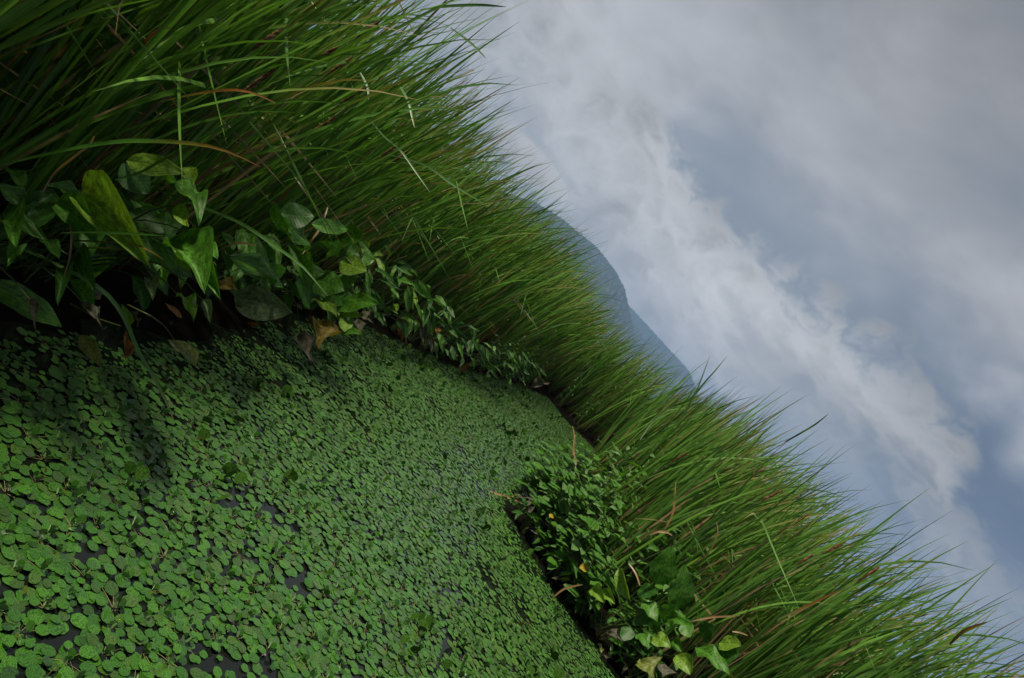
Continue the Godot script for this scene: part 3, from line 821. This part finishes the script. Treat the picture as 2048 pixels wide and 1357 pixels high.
	stuff("raised_floating_leaves", pads[5], M.pad_dull, ups, ut, "darker leaves standing up out of the floating carpet", "leaves")

# where a thing stands, told by the landmarks round it
const MARKS := [["the big bright broad leaved plant", -1.45, -2.6], ["the bent leaf lying on the water", -0.76, -3.04], ["the yellow green fallen leaf", -1.2, -2.95], ["the brown scrap of leaf", -0.68, -2.72], ["the cream rolled leaf", -1.1, -3.6], ["the mid bank broad leaves", -1.2, -5.4], ["the pale torn leaf", -0.92, -4.6], ["the orange wilted leaves", -0.9, -8.1], ["the narrows of the channel", 0.6, -10.5], ["the tip of the right bank", 1.1, -6.3], ["the bright yellow leaf", 1.7, -5.5], ["the right broad leaved plant", 2.2, -5.3], ["the tallest reed leaf", 2.0, -6.8], ["the lowest right leaves", 2.9, -5.0], ["the dark lower right corner", 4.2, -4.6], ["the lower left corner", -0.35, -1.75], ["the dark left edge", -1.8, -2.0]]

func beside(p: Vector3) -> String:
	var best := 0
	var q := Vector2(p.x, p.z)
	for i in MARKS.size():
		if q.distance_to(Vector2(MARKS[i][1], MARKS[i][2])) < q.distance_to(Vector2(MARKS[best][1], MARKS[best][2])): best = i
	var d := q - Vector2(MARKS[best][1], MARKS[best][2])
	var way := ("left of" if d.x < 0 else "right of") if absf(d.x) > absf(d.y) else ("beyond" if d.y < 0 else "in front of")
	return "%s%s %s" % ["just " if d.length() < 0.35 else "" if d.length() < 0.8 else "well ", way, MARKS[best][0]]

# ---------------------------------------------------------------- reeds
func reed_start(p: Vector2) -> float:  # how far inland the cattails begin
	if p.x < 0.4 and p.y > -9.0: return 0.32 if p.y > -2.3 else 0.42
	if p.x > 0.8 and p.y > -8.6: return 0.75 if p.x < 2.6 else 0.6
	return 0.3

func place_reeds() -> void:
	var spots: Array = []
	var step := 0.235
	var z := 2.4
	while z > -20.0:
		var x := -5.6
		while x < 10.0:
			var p := Vector2(x + rng.randf_range(-.09, .09), z + rng.randf_range(-.09, .09))
			x += step
			if p.x > 4.0 and p.y > -3.0: continue
			if p.x > -1.6 and p.x < 9.1 and p.y > 0.5: continue
			var s := shore(p)
			var a := reed_start(p)
			if s < a or s > a + 3.3: continue
			if s > a + 1.6 and rng.randf() < 0.35: continue
			spots.append([V(p.x, ground_at(s) - 0.03, p.y), s - a])
			if p.x < -1.6 and p.y > -3.4 and s > a + 0.25: spots.append([V(p.x + rng.randf_range(-.08, .08), ground_at(s) - 0.03, p.y + rng.randf_range(-.08, .08)), s - a])
		z -= step
	# the ones that show: near, and at the front of the stand
	var ranked: Array = []
	for e in spots:
		var mid: Vector3 = e[0] + Vector3(0.15, 1.3, 0)
		ranked.append([shows(mid, 1.15) / (1.0 + 2.2 * e[1]), e[0]])
	ranked.sort_custom(func(a: Array, b: Array) -> bool: return a[0] > b[0])
	var xfs: Array = []
	var tints: Array = []
	var protos := {}
	for v in cattails.size():
		xfs.append([])
		tints.append(PackedColorArray())
	for i in ranked.size():
		var at: Vector3 = ranked[i][1]
		var v := rng.randi() % cattails.size()
		var size := rng.randf_range(0.9, 1.06) * (1.02 + 0.09 * fbm(at.x, 0.0, at.z, 0.7)) * (0.94 + 0.055 * smoothstep(1.8, 3.2, at.x) if at.x > 0.9 else 1.0)
		var xf := Transform3D(lean(rng.randf_range(-0.5, 0.5), size), at)
		if i < 285:
			var key := ["reed", "reed_pale", "reed_deep"][rng.randi() % 3] as String
			var o: Node3D
			if protos.has([v, key]):
				o = protos[[v, key]].duplicate()
				o.name = numbered("cattail")
				add_child(o)
			else:
				o = thing("cattail", "", "cattail")
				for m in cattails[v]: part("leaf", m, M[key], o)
				protos[[v, key]] = o
			o.transform = xf
			tag(o, "%sgreen cattail plant %s" % ["short " if size < 0.92 else "tall " if size > 1.04 else "", beside(at)], "cattail", "green cattails along the banks")
		else:
			xfs[v].append(xf)
			var b := rng.randf_range(0.78, 1.2)
			tints[v].append(Color(b * rng.randf_range(0.9, 1.2), b, b * rng.randf_range(0.85, 1.1)))
	for v in cattails.size():
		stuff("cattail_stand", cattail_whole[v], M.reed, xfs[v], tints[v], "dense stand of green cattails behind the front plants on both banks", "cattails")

func seed_head_mesh(length: float, sd: int) -> ArrayMesh:
	var st := SurfaceTool.new()
	st.begin(Mesh.PRIMITIVE_TRIANGLES)
	var n := 16
	var sides := 9
	var g: Array = []
	for j in n + 1:
		var t := float(j) / n
		for k in sides:
			var a := TAU * k / sides
			var rag := fbm(cos(a) * 2.0 + sd, t * 16.0, sin(a) * 2.0, 1.3)
			var r := 0.0105 * pow(sin(PI * clampf(t, 0.02, 0.98)), 0.25) * (1.0 + rag * 0.75)
			var c := Color(0.07, 0.035, 0.018).lerp(Color(0.31, 0.18, 0.09), smoothstep(0.05, 0.45, rag))
			g.append([V(cos(a) * r, t * length, sin(a) * r), c])
	for j in n:
		for k in sides:
			var a := j * sides + k
			var b := j * sides + (k + 1) % sides
			for q in [a, b, a + sides, b, b + sides, a + sides]:
				st.set_color(g[q][1])
				st.add_vertex(g[q][0])
	st.generate_normals()
	return st.commit()

const SEED_LABELS := ["cattail with a brown seed head, second from the top left of the stand", "cattail whose seed head hangs just below the top left pair", "cattail with a ragged seed head low in the middle of the left stand", "cattail with a torn orange brown seed head below the middle", "cattail with the most ragged seed head in the left stand", "cattail with a thin seed head low beside the level reed leaf", "cattail with a pale broken seed head beside the thin one", "cattail with a dark seed head above the most ragged one", "cattail with a dark seed head nearest the upper left corner", "cattail with a rusty seed head tucked beside the most ragged one", "cattail with a slim seed head beside the kinked reed leaf", "cattail with a seed head in the dark upper left reeds", "cattail with the highest seed head in the left stand", "cattail with the seed head nearest the clouds, farthest right of the left stand",
	"cattail with a dark seed head near the skyline of the right stand", "cattail with a long dark seed head in the middle of the right stand", "cattail with a brown seed head under the long dark one", "cattail with a torn brown seed head above the small leaved bush", "cattail with a seed head low in the right stand", "cattail with a seed head right of the low one in the right stand", "cattail with the seed head nearest the lower right corner", "cattail with a seed head nearest the tallest reed leaf", "cattail with a rusty seed head in the thick of the right stand"]

func place_seed_heads() -> void:
	var i := 0
	for c in SEED_HEADS:
		var length := rng.randf_range(0.14, 0.2)
		var dir := Vector3(0.17 + rng.randfn(0, 0.04), 1.0, 0.02).normalized()
		var start: Vector3 = c - dir * (c.y / dir.y - 0.05)
		var o := thing("flowering_cattail", "", "cattail", start)
		var up := Basis(Quaternion(Vector3.UP, dir))
		var st := SurfaceTool.new()
		st.begin(Mesh.PRIMITIVE_TRIANGLES)
		var L := (c - start).length()
		tube(st, PackedVector3Array([Vector3.ZERO, dir * L * 0.5 + Vector3(0.01, 0, 0), dir * (L + 0.03)]), 0.0055, 0.0032)
		tube(st, PackedVector3Array([dir * (L + length * 0.4), dir * (L + length * 0.62)]), 0.0025, 0.001)
		part("stem", finish(st), M.brown_stalk if i % 3 else M.stalk, o)
		part("seed_head", seed_head_mesh(length, i * 3), M.spike, o, Transform3D(up, dir * (L - length * 0.5)))
		for k in 4: part("leaf", cattails[(i + k) % 16][k], M.reed, o, Transform3D(lean(rng.randf_range(-.4, .4), 0.95), Vector3.ZERO))
		tag(o, SEED_LABELS[i], "cattail", "cattails with ragged brown seed heads")
		i += 1

func place_ribbons() -> void:
	for e in RIBBONS:
		var src: PackedVector3Array = e[0]
		var cv := Curve3D.new()
		for i in src.size():
			var d := (src[mini(i + 1, src.size() - 1)] - src[maxi(i - 1, 0)]) * 0.17
			cv.add_point(src[i], -d, d)
		var pts := PackedVector3Array()
		var total := cv.get_baked_length()
		for i in 19: pts.append(cv.sample_baked(total * i / 18.0, true))
		var g := Color(0.06, 0.17, 0.028)
		var tan := Color(0.42, 0.25, 0.12)
		var key: String = e[2]
		var cols: Array = {"green": [g * 0.7, g, g * 1.2, g * 1.3], "green_brown": [g * 0.6, g * 1.3, g * 1.6, g * 1.5, Color(0.2, 0.16, 0.03), Color(0.3, 0.11, 0.05)], "green_tan": [g, g * 1.3, g * 1.4, g * 1.3, Color(0.4, 0.33, 0.13)],
			"yellow_brown": [g, Color(0.16, 0.2, 0.03), Color(0.36, 0.32, 0.05), Color(0.28, 0.12, 0.05)], "orange_brown": [g * 0.7, Color(0.22, 0.16, 0.03), Color(0.4, 0.16, 0.04), tan], "brown": [Color(0.2, 0.07, 0.03), Color(0.34, 0.13, 0.06), tan],
			"tan": [Color(0.28, 0.15, 0.08), tan, tan, Color(0.5, 0.35, 0.2)], "stalk": [Color(0.07, 0.09, 0.04), Color(0.12, 0.16, 0.05)]}[key]
		var st := SurfaceTool.new()
		st.begin(Mesh.PRIMITIVE_TRIANGLES)
		var dir := (pts[18] - pts[0]).normalized()
		var eye := (Vector3(0, 1.7, 0) - pts[9]).normalized()
		var side := dir.cross(eye.lerp(Vector3.UP, 0.45)).normalized()
		var dead := key in ["tan", "brown", "orange_brown"]
		if key == "stalk": tube(st, pts, e[1] * 0.5, e[1] * 0.3, cols[1])
		else: strip(st, pts, e[1], cols, [0.6, 0.9, 1.0, 0.95, 0.7, 0.08] if not dead else [0.5, 0.9, 1.0, 0.8, 0.3], side, 0.5)
		var o := part("dry_reed_leaf" if dead else "leaf_stalk" if key == "stalk" else "bent_reed_leaf", finish(st), M.reed, self)
		tag(o, e[3], "reed leaf" if key != "stalk" else "stalk", "stray reed leaves")
	# small dry curls and dead stems caught among the reeds
	var shapes: Array = []
	for v in 8:
		var st := SurfaceTool.new()
		st.begin(Mesh.PRIMITIVE_TRIANGLES)
		var pts := PackedVector3Array()
		var p := Vector3.ZERO
		var d := Vector3(rng.randfn(0.2, 0.5), rng.randf_range(-0.2, 1.0), rng.randfn(0.0, 0.4)).normalized()
		for i in 9:
			pts.append(p)
			d = (d + Vector3(0.2, -0.16, 0.05) * rng.randf_range(0.3, 1.9)).normalized()
			p += d * 0.022 * (1.0 + 0.35 * v)
		var c := Color(0.42, 0.26, 0.14).lerp(Color(0.28, 0.10, 0.04), rng.randf() * 0.8)
		strip(st, pts, rng.randf_range(0.006, 0.01), [c * 0.7, c, c * 1.3], [0.6, 1.0, 0.8, 0.15], Vector3(0.2, 0.3, 0.9), rng.randf_range(-2, 2))
		shapes.append(finish(st))
	for i in 110:
		var p := Vector2(rng.randf_range(-1.95, 5.2), -rng.randf_range(1.4, 12.0))
		var s := shore(p)
		var a := reed_start(p)
		if s < a - 0.3 or s > a + 0.25: continue
		var o := part("dry_curl", shapes[i % 8], M.reed_pale, self, Transform3D(Basis(Vector3.UP, rng.randf_range(-0.9, 0.9)), V(p.x, rng.randf_range(0.2, 1.5), p.y)))
		tag(o, "small tan dry leaf curl " + beside(V(p.x, 0, p.y)), "dry leaf", "dry leaf curls in the %s reeds" % ("left" if p.x < 0.9 else "right"))

# ---------------------------------------------------------------- bank plants
func place_plants() -> void:
	hero_plant(LEAVES_NEAR, V(-1.72, 0.1, -2.9), "big bright broad leaved plant at left above the water, light leaves rolled")
	hero_plant(LEAVES_EDGE, V(-1.85, 0.1, -2.4), "dim narrow leaved plant at the left edge beside the big bright one")
	hero_plant(LEAVES_MID, V(-1.65, 0.1, -5.4), "broad leaved plant mid left bank with a yellow leaf hanging at the water")
	hero_plant(LEAVES_RIGHT, V(2.2, 0.1, -5.5), "broad leaved plant with two big upright leaves at the foot of the right reeds")
	hero_plant(LEAVES_RIGHT_LOW, V(2.85, 0.1, -5.2), "lowest broad leaved plant on the right bank, with a yellowed leaf")
	for z in [-2.3, -2.75, -3.15, -3.5, -4.0, -4.4, -5.0, -5.5]:
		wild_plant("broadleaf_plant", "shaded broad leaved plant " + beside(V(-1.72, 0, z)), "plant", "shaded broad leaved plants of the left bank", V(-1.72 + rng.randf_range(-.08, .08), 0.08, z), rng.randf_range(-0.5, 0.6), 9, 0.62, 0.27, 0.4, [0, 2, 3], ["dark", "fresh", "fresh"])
	var far := [V(-1.45, 0.1, -5.75), V(-1.5, 0.1, -6.2), V(-1.4, 0.1, -6.6), V(-1.42, 0.1, -7.0), V(-1.25, 0.1, -7.35), V(-1.05, 0.1, -7.8), V(-.85, 0.08, -8.2), V(-.7, 0.08, -8.6), V(-.5, 0.08, -9.1), V(-.38, 0.08, -9.6), V(-.15, 0.08, -10.2), V(.0, 0.08, -10.8), V(.15, 0.08, -11.4), V(.3, 0.08, -12.1), V(.5, 0.08, -13.0)]
	for i in far.size():
		var first := i < 6
		wild_plant("lance_leaf_plant", "leafy green plant with pointed leaves %s" % beside(far[i]), "plant", "pointed leaf plants %s" % ("past the broad leaves" if first else "along the channel"), far[i], rng.randf_range(-0.3, 0.9), 18, 0.75 if first else 0.6, 0.24 if first else 0.2, 0.32, [5, 5, 3, 0], ["fresh", "fresh", "dark", "light"] if first else ["fresh", "dark", "dark"], 1.6)
	for p in [V(.1, .1, -9.9), V(.35, .1, -10.8), V(.55, .1, -11.6), V(.75, .1, -12.6), V(.95, .1, -13.4), V(2.0, .1, -15.5), V(1.5, .1, -16.0), V(2.5, .1, -15.3)]:
		bush(p + V(-0.2, 0, 0), "small leaved green creeper on the far bank " + beside(p), "creepers on the far bank", 0.85, 0.075)
	var spots: Array = []
	for i in 400:
		var p := Vector2(rng.randf_range(0.9, 3.0), -rng.randf_range(5.4, 8.2))
		var s := shore(p)
		if s < -0.04 or s > 0.9 or p.x > 2.75: continue
		var ok := true
		for q in spots:
			if p.distance_to(q) < 0.215: ok = false
		if ok: spots.append(p)
	for p in spots:
		var front: bool = p.y > -6.3
		var hh := 0.5 + 0.45 * clampf(shore(p), 0.0, 1.0) + (0.12 if not front else 0.0)
		hh *= rng.randf_range(0.7, 1.3)
		bush(V(p.x, 0.05, p.y), "small leaved bush %s %s" % ["at the water edge" if front else "before the reeds", beside(V(p.x, 0, p.y))], "small leaved plants %s" % ("at the right water edge" if front else "before the right reeds"), hh, 0.16)
	for i in 12:
		var p := V(rng.randf_range(2.3, 4.6), 0.08, 0.0)
		p.z = -lerpf(5.5, 4.85, (p.x - 2.3) / 2.3)
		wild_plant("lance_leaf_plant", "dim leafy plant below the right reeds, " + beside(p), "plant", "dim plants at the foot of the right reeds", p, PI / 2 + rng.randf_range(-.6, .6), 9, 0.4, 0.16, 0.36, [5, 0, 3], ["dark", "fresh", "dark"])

func place_edge_weeds() -> void:
	for i in 13:
		var t := i / 12.0
		var p := Vector2(1.2, -6.1).lerp(Vector2(2.75, -5.1), t)
		var at := V(p.x + rng.randf_range(-.06, .06), 0.03, p.y - rng.randf_range(0.05, 0.2))
		wild_plant("edge_weed", "low narrow leaved weed overhanging the water " + beside(at), "plant", "low weeds over the right water edge", at, PI * 0.62 + rng.randf_range(-.5, .5), 8, 0.3, 0.14, 0.3, [5, 5, 2], ["dark", "weed", "dark", "dry"])

var bush_protos := {}

func bush(at: Vector3, label: String, group: String, height: float, size: float) -> void:
	var key := [size, rng.randi() % 5]
	var o: Node3D
	if bush_protos.has(key):
		o = bush_protos[key].duplicate()
		o.name = numbered("leafy_weed")
		add_child(o)
	else:
		o = thing("leafy_weed", "", "plant")
		for s in 4:
			var a := rng.randf() * TAU
			var st := SurfaceTool.new()
			st.begin(Mesh.PRIMITIVE_TRIANGLES)
			var pts := PackedVector3Array()
			var off := Vector3(cos(a), 0, sin(a)) * rng.randf_range(0.06, 0.2)
			for i in 6: pts.append(Vector3(0.05 * s - 0.05, 0, 0).lerp(off + Vector3(0.06, rng.randf_range(0.85, 1.05), 0), i / 5.0) + Vector3(rng.randfn(0, .012), 0, rng.randfn(0, .012)))
			tube(st, pts, 0.005, 0.0025)
			part("stem", finish(st), M.stalk, o)
			for i in 11:
				var t := 0.2 + 0.8 * i / 10.0
				var b := pts[0].lerp(pts[5], t)
				var an := i * 2.4 + a
				var L := size * rng.randf_range(0.75, 1.25) * (1.0 if t < 0.9 else 0.6)
				b += Vector3(cos(an), 0.1, sin(an)) * 0.02
				var tip := b + Vector3(cos(an), rng.randf_range(-0.7, 0.15), sin(an)).normalized() * L
				leaf_between(o, "leaf", b, tip, L * rng.randf_range(0.5, 0.7), 0.5, rng.randf_range(-20, 20), [0, 1, 5][i % 3], M[["weed", "weed", "weed_pale", "fresh"][rng.randi() % 4]])
		bush_protos[key] = o
	o.transform = Transform3D(Basis(Vector3.UP, rng.randf() * TAU) * Basis.from_scale(Vector3(1.0, height, 1.0)), at)
	tag(o, label, "plant", group)

func place_wilted() -> void:
	for e in WILTED:
		var o := leaf_between(self, "wilted_leaf", e[0], e[1], e[2], e[4], e[5], e[6], M[e[3]])
		tag(o, e[7], "leaf")

func place_litter() -> void:
	# dead leaves lying and hanging along the waterline
	for i in 60:
		var p := Vector2(rng.randf_range(-1.6, 4.2), -rng.randf_range(2.2, 9.5))
		for k in 12:  # walk to the waterline
			var s := shore(p)
			var gx := shore(p + Vector2(0.02, 0)) - s
			var gz := shore(p + Vector2(0, 0.02)) - s
			p -= Vector2(gx, gz) * 50.0 * (s - rng.randf_range(-0.06, 0.16)) * 0.7
		if p.x > 4.4 or p.y > -2.2 or absf(shore(p)) > 0.3: continue
		var h := rng.randf_range(0.04, 0.22)
		var a := rng.randf() * TAU
		var L := rng.randf_range(0.06, 0.14)
		var base := V(p.x, h, p.y)
		var tip := base + Vector3(cos(a), rng.randf_range(-0.9, 0.1), sin(a)).normalized() * L
		tip.y = maxf(tip.y, 0.02)
		var m: String = ["dry", "dry", "rust", "cream", "dark", "yellowgreen"][i % 6]
		var o := leaf_between(self, "dead_leaf", base, tip, L * rng.randf_range(0.3, 0.5), rng.randf_range(0.2, 0.8), rng.randf_range(-60, 60), [4, 4, 5][i % 3], M[m])
		tag(o, "%s leaf at the water %s" % [{"dry": "withered grey", "rust": "rusty brown", "cream": "pale straw", "dark": "limp green", "yellowgreen": "yellowed"}[m], beside(base)], "leaf", "dead leaves along the waterline")

# ----------------------------------------------------------------
var cam := Camera3D.new()

func _ready() -> void:
	rng.seed = 20240611
	noise.seed = 3
	noise.noise_type = FastNoiseLite.TYPE_SIMPLEX_SMOOTH
	noise.frequency = 1.0
	noise.fractal_octaves = 4
	# camera
	cam.name = "camera"
	add_child(cam)
	cam.fov = 52.86
	cam.near = 0.05
	cam.far = 12000.0
	cam.transform = Transform3D(Basis(Vector3(1, 0, 0), deg_to_rad(-5.0)) * Basis(Vector3(0, 0, 1), deg_to_rad(46.4)), Vector3(0, 1.7, 0))
	cam.current = true
	# sky
	var env := Environment.new()
	env.background_mode = Environment.BG_SKY
	var sky := Sky.new()
	var sm := PanoramaSkyMaterial.new()
	sm.panorama = make_sky()
	sky.sky_material = sm
	env.sky = sky
	env.tonemap_mode = Environment.TONE_MAPPER_LINEAR
	env.tonemap_exposure = EXPOSURE
	env.sdfgi_enabled = true
	env.ssao_enabled = true
	env.ssil_enabled = true
	env.fog_enabled = true
	env.fog_density = 0.00028
	env.fog_light_color = Color(0.60, 0.75, 0.96)
	var we := WorldEnvironment.new()
	we.name = "environment"
	we.environment = env
	add_child(we)
	# a veiled sun, high over the left bank, out of view
	var sun := DirectionalLight3D.new()
	sun.name = "sun"
	sun.light_energy = 1.6
	sun.light_color = Color(1.0, 0.96, 0.88)
	sun.light_angular_distance = 6.0
	sun.shadow_enabled = true
	add_child(sun)
	sun.look_at_from_position(Vector3.ZERO, Vector3(0.42, -0.87, -0.22))
	# setting
	make_materials()
	make_ground()
	make_mountain("mountain", "steep wooded mountain shoulder rising into the cloud", 2000.0, PackedVector2Array([Vector2(-28, 0.5), Vector2(-20, 1.2), Vector2(-14, 1.0), Vector2(-10.5, 2.2), Vector2(-8.5, 3.4), Vector2(-6.9, 4.3), Vector2(-4.5, 4.95), Vector2(-2.9, 5.15), Vector2(-0.9, 5.42), Vector2(0.6, 5.35), Vector2(2.0, 5.17), Vector2(3.5, 4.7), Vector2(5.3, 3.6), Vector2(6.1, 3.15), Vector2(7.2, 2.5), Vector2(9, 1.4), Vector2(11.5, 0.0)]), 1.0)
	make_mountain("mountain_ridge", "paler farther ridge running down right of the mountain", 2900.0, PackedVector2Array([Vector2(-4, 3.0), Vector2(2, 4.0), Vector2(5.1, 4.0), Vector2(7.2, 3.97), Vector2(9.6, 3.88), Vector2(11.6, 3.85), Vector2(12.3, 3.7), Vector2(12.9, 3.4), Vector2(14.2, 2.75), Vector2(15.8, 2.2), Vector2(18, 1.6), Vector2(23, 1.0), Vector2(30, 0.0)]), 7.0)
	# plants
	for v in 6:
		var list: Array = []
		for i in 3: list.append(leaf_mesh(v))
		leaves.append(list)
	make_cattail_variants()
	make_rosettes()
	place_reeds()
	place_rosettes()
	place_plants()
	place_seed_heads()
	place_ribbons()
	place_wilted()
	place_edge_weeds()
	place_litter()
	# thin cloud on the mountain's left shoulder
	env.volumetric_fog_enabled = true
	env.volumetric_fog_density = 0.0
	var fm := FogMaterial.new()
	fm.albedo = Color(1.0, 1.0, 1.0)
	fm.density = 0.003
	for e in [[-9.5, 6.1, 300.0, 90.0]]:
		var f := FogVolume.new()
		f.name = numbered("mountain_cloud")
		f.shape = RenderingServer.FOG_VOLUME_SHAPE_ELLIPSOID
		f.size = Vector3(e[2], e[3], 260.0)
		f.material = fm
		add_child(f)
		f.position = Vector3(sin(deg_to_rad(e[0])), tan(deg_to_rad(e[1])), -cos(deg_to_rad(e[0]))) * 1950.0
		tag(f, "thin cloud resting on the left shoulder of the mountain", "", "", "structure")
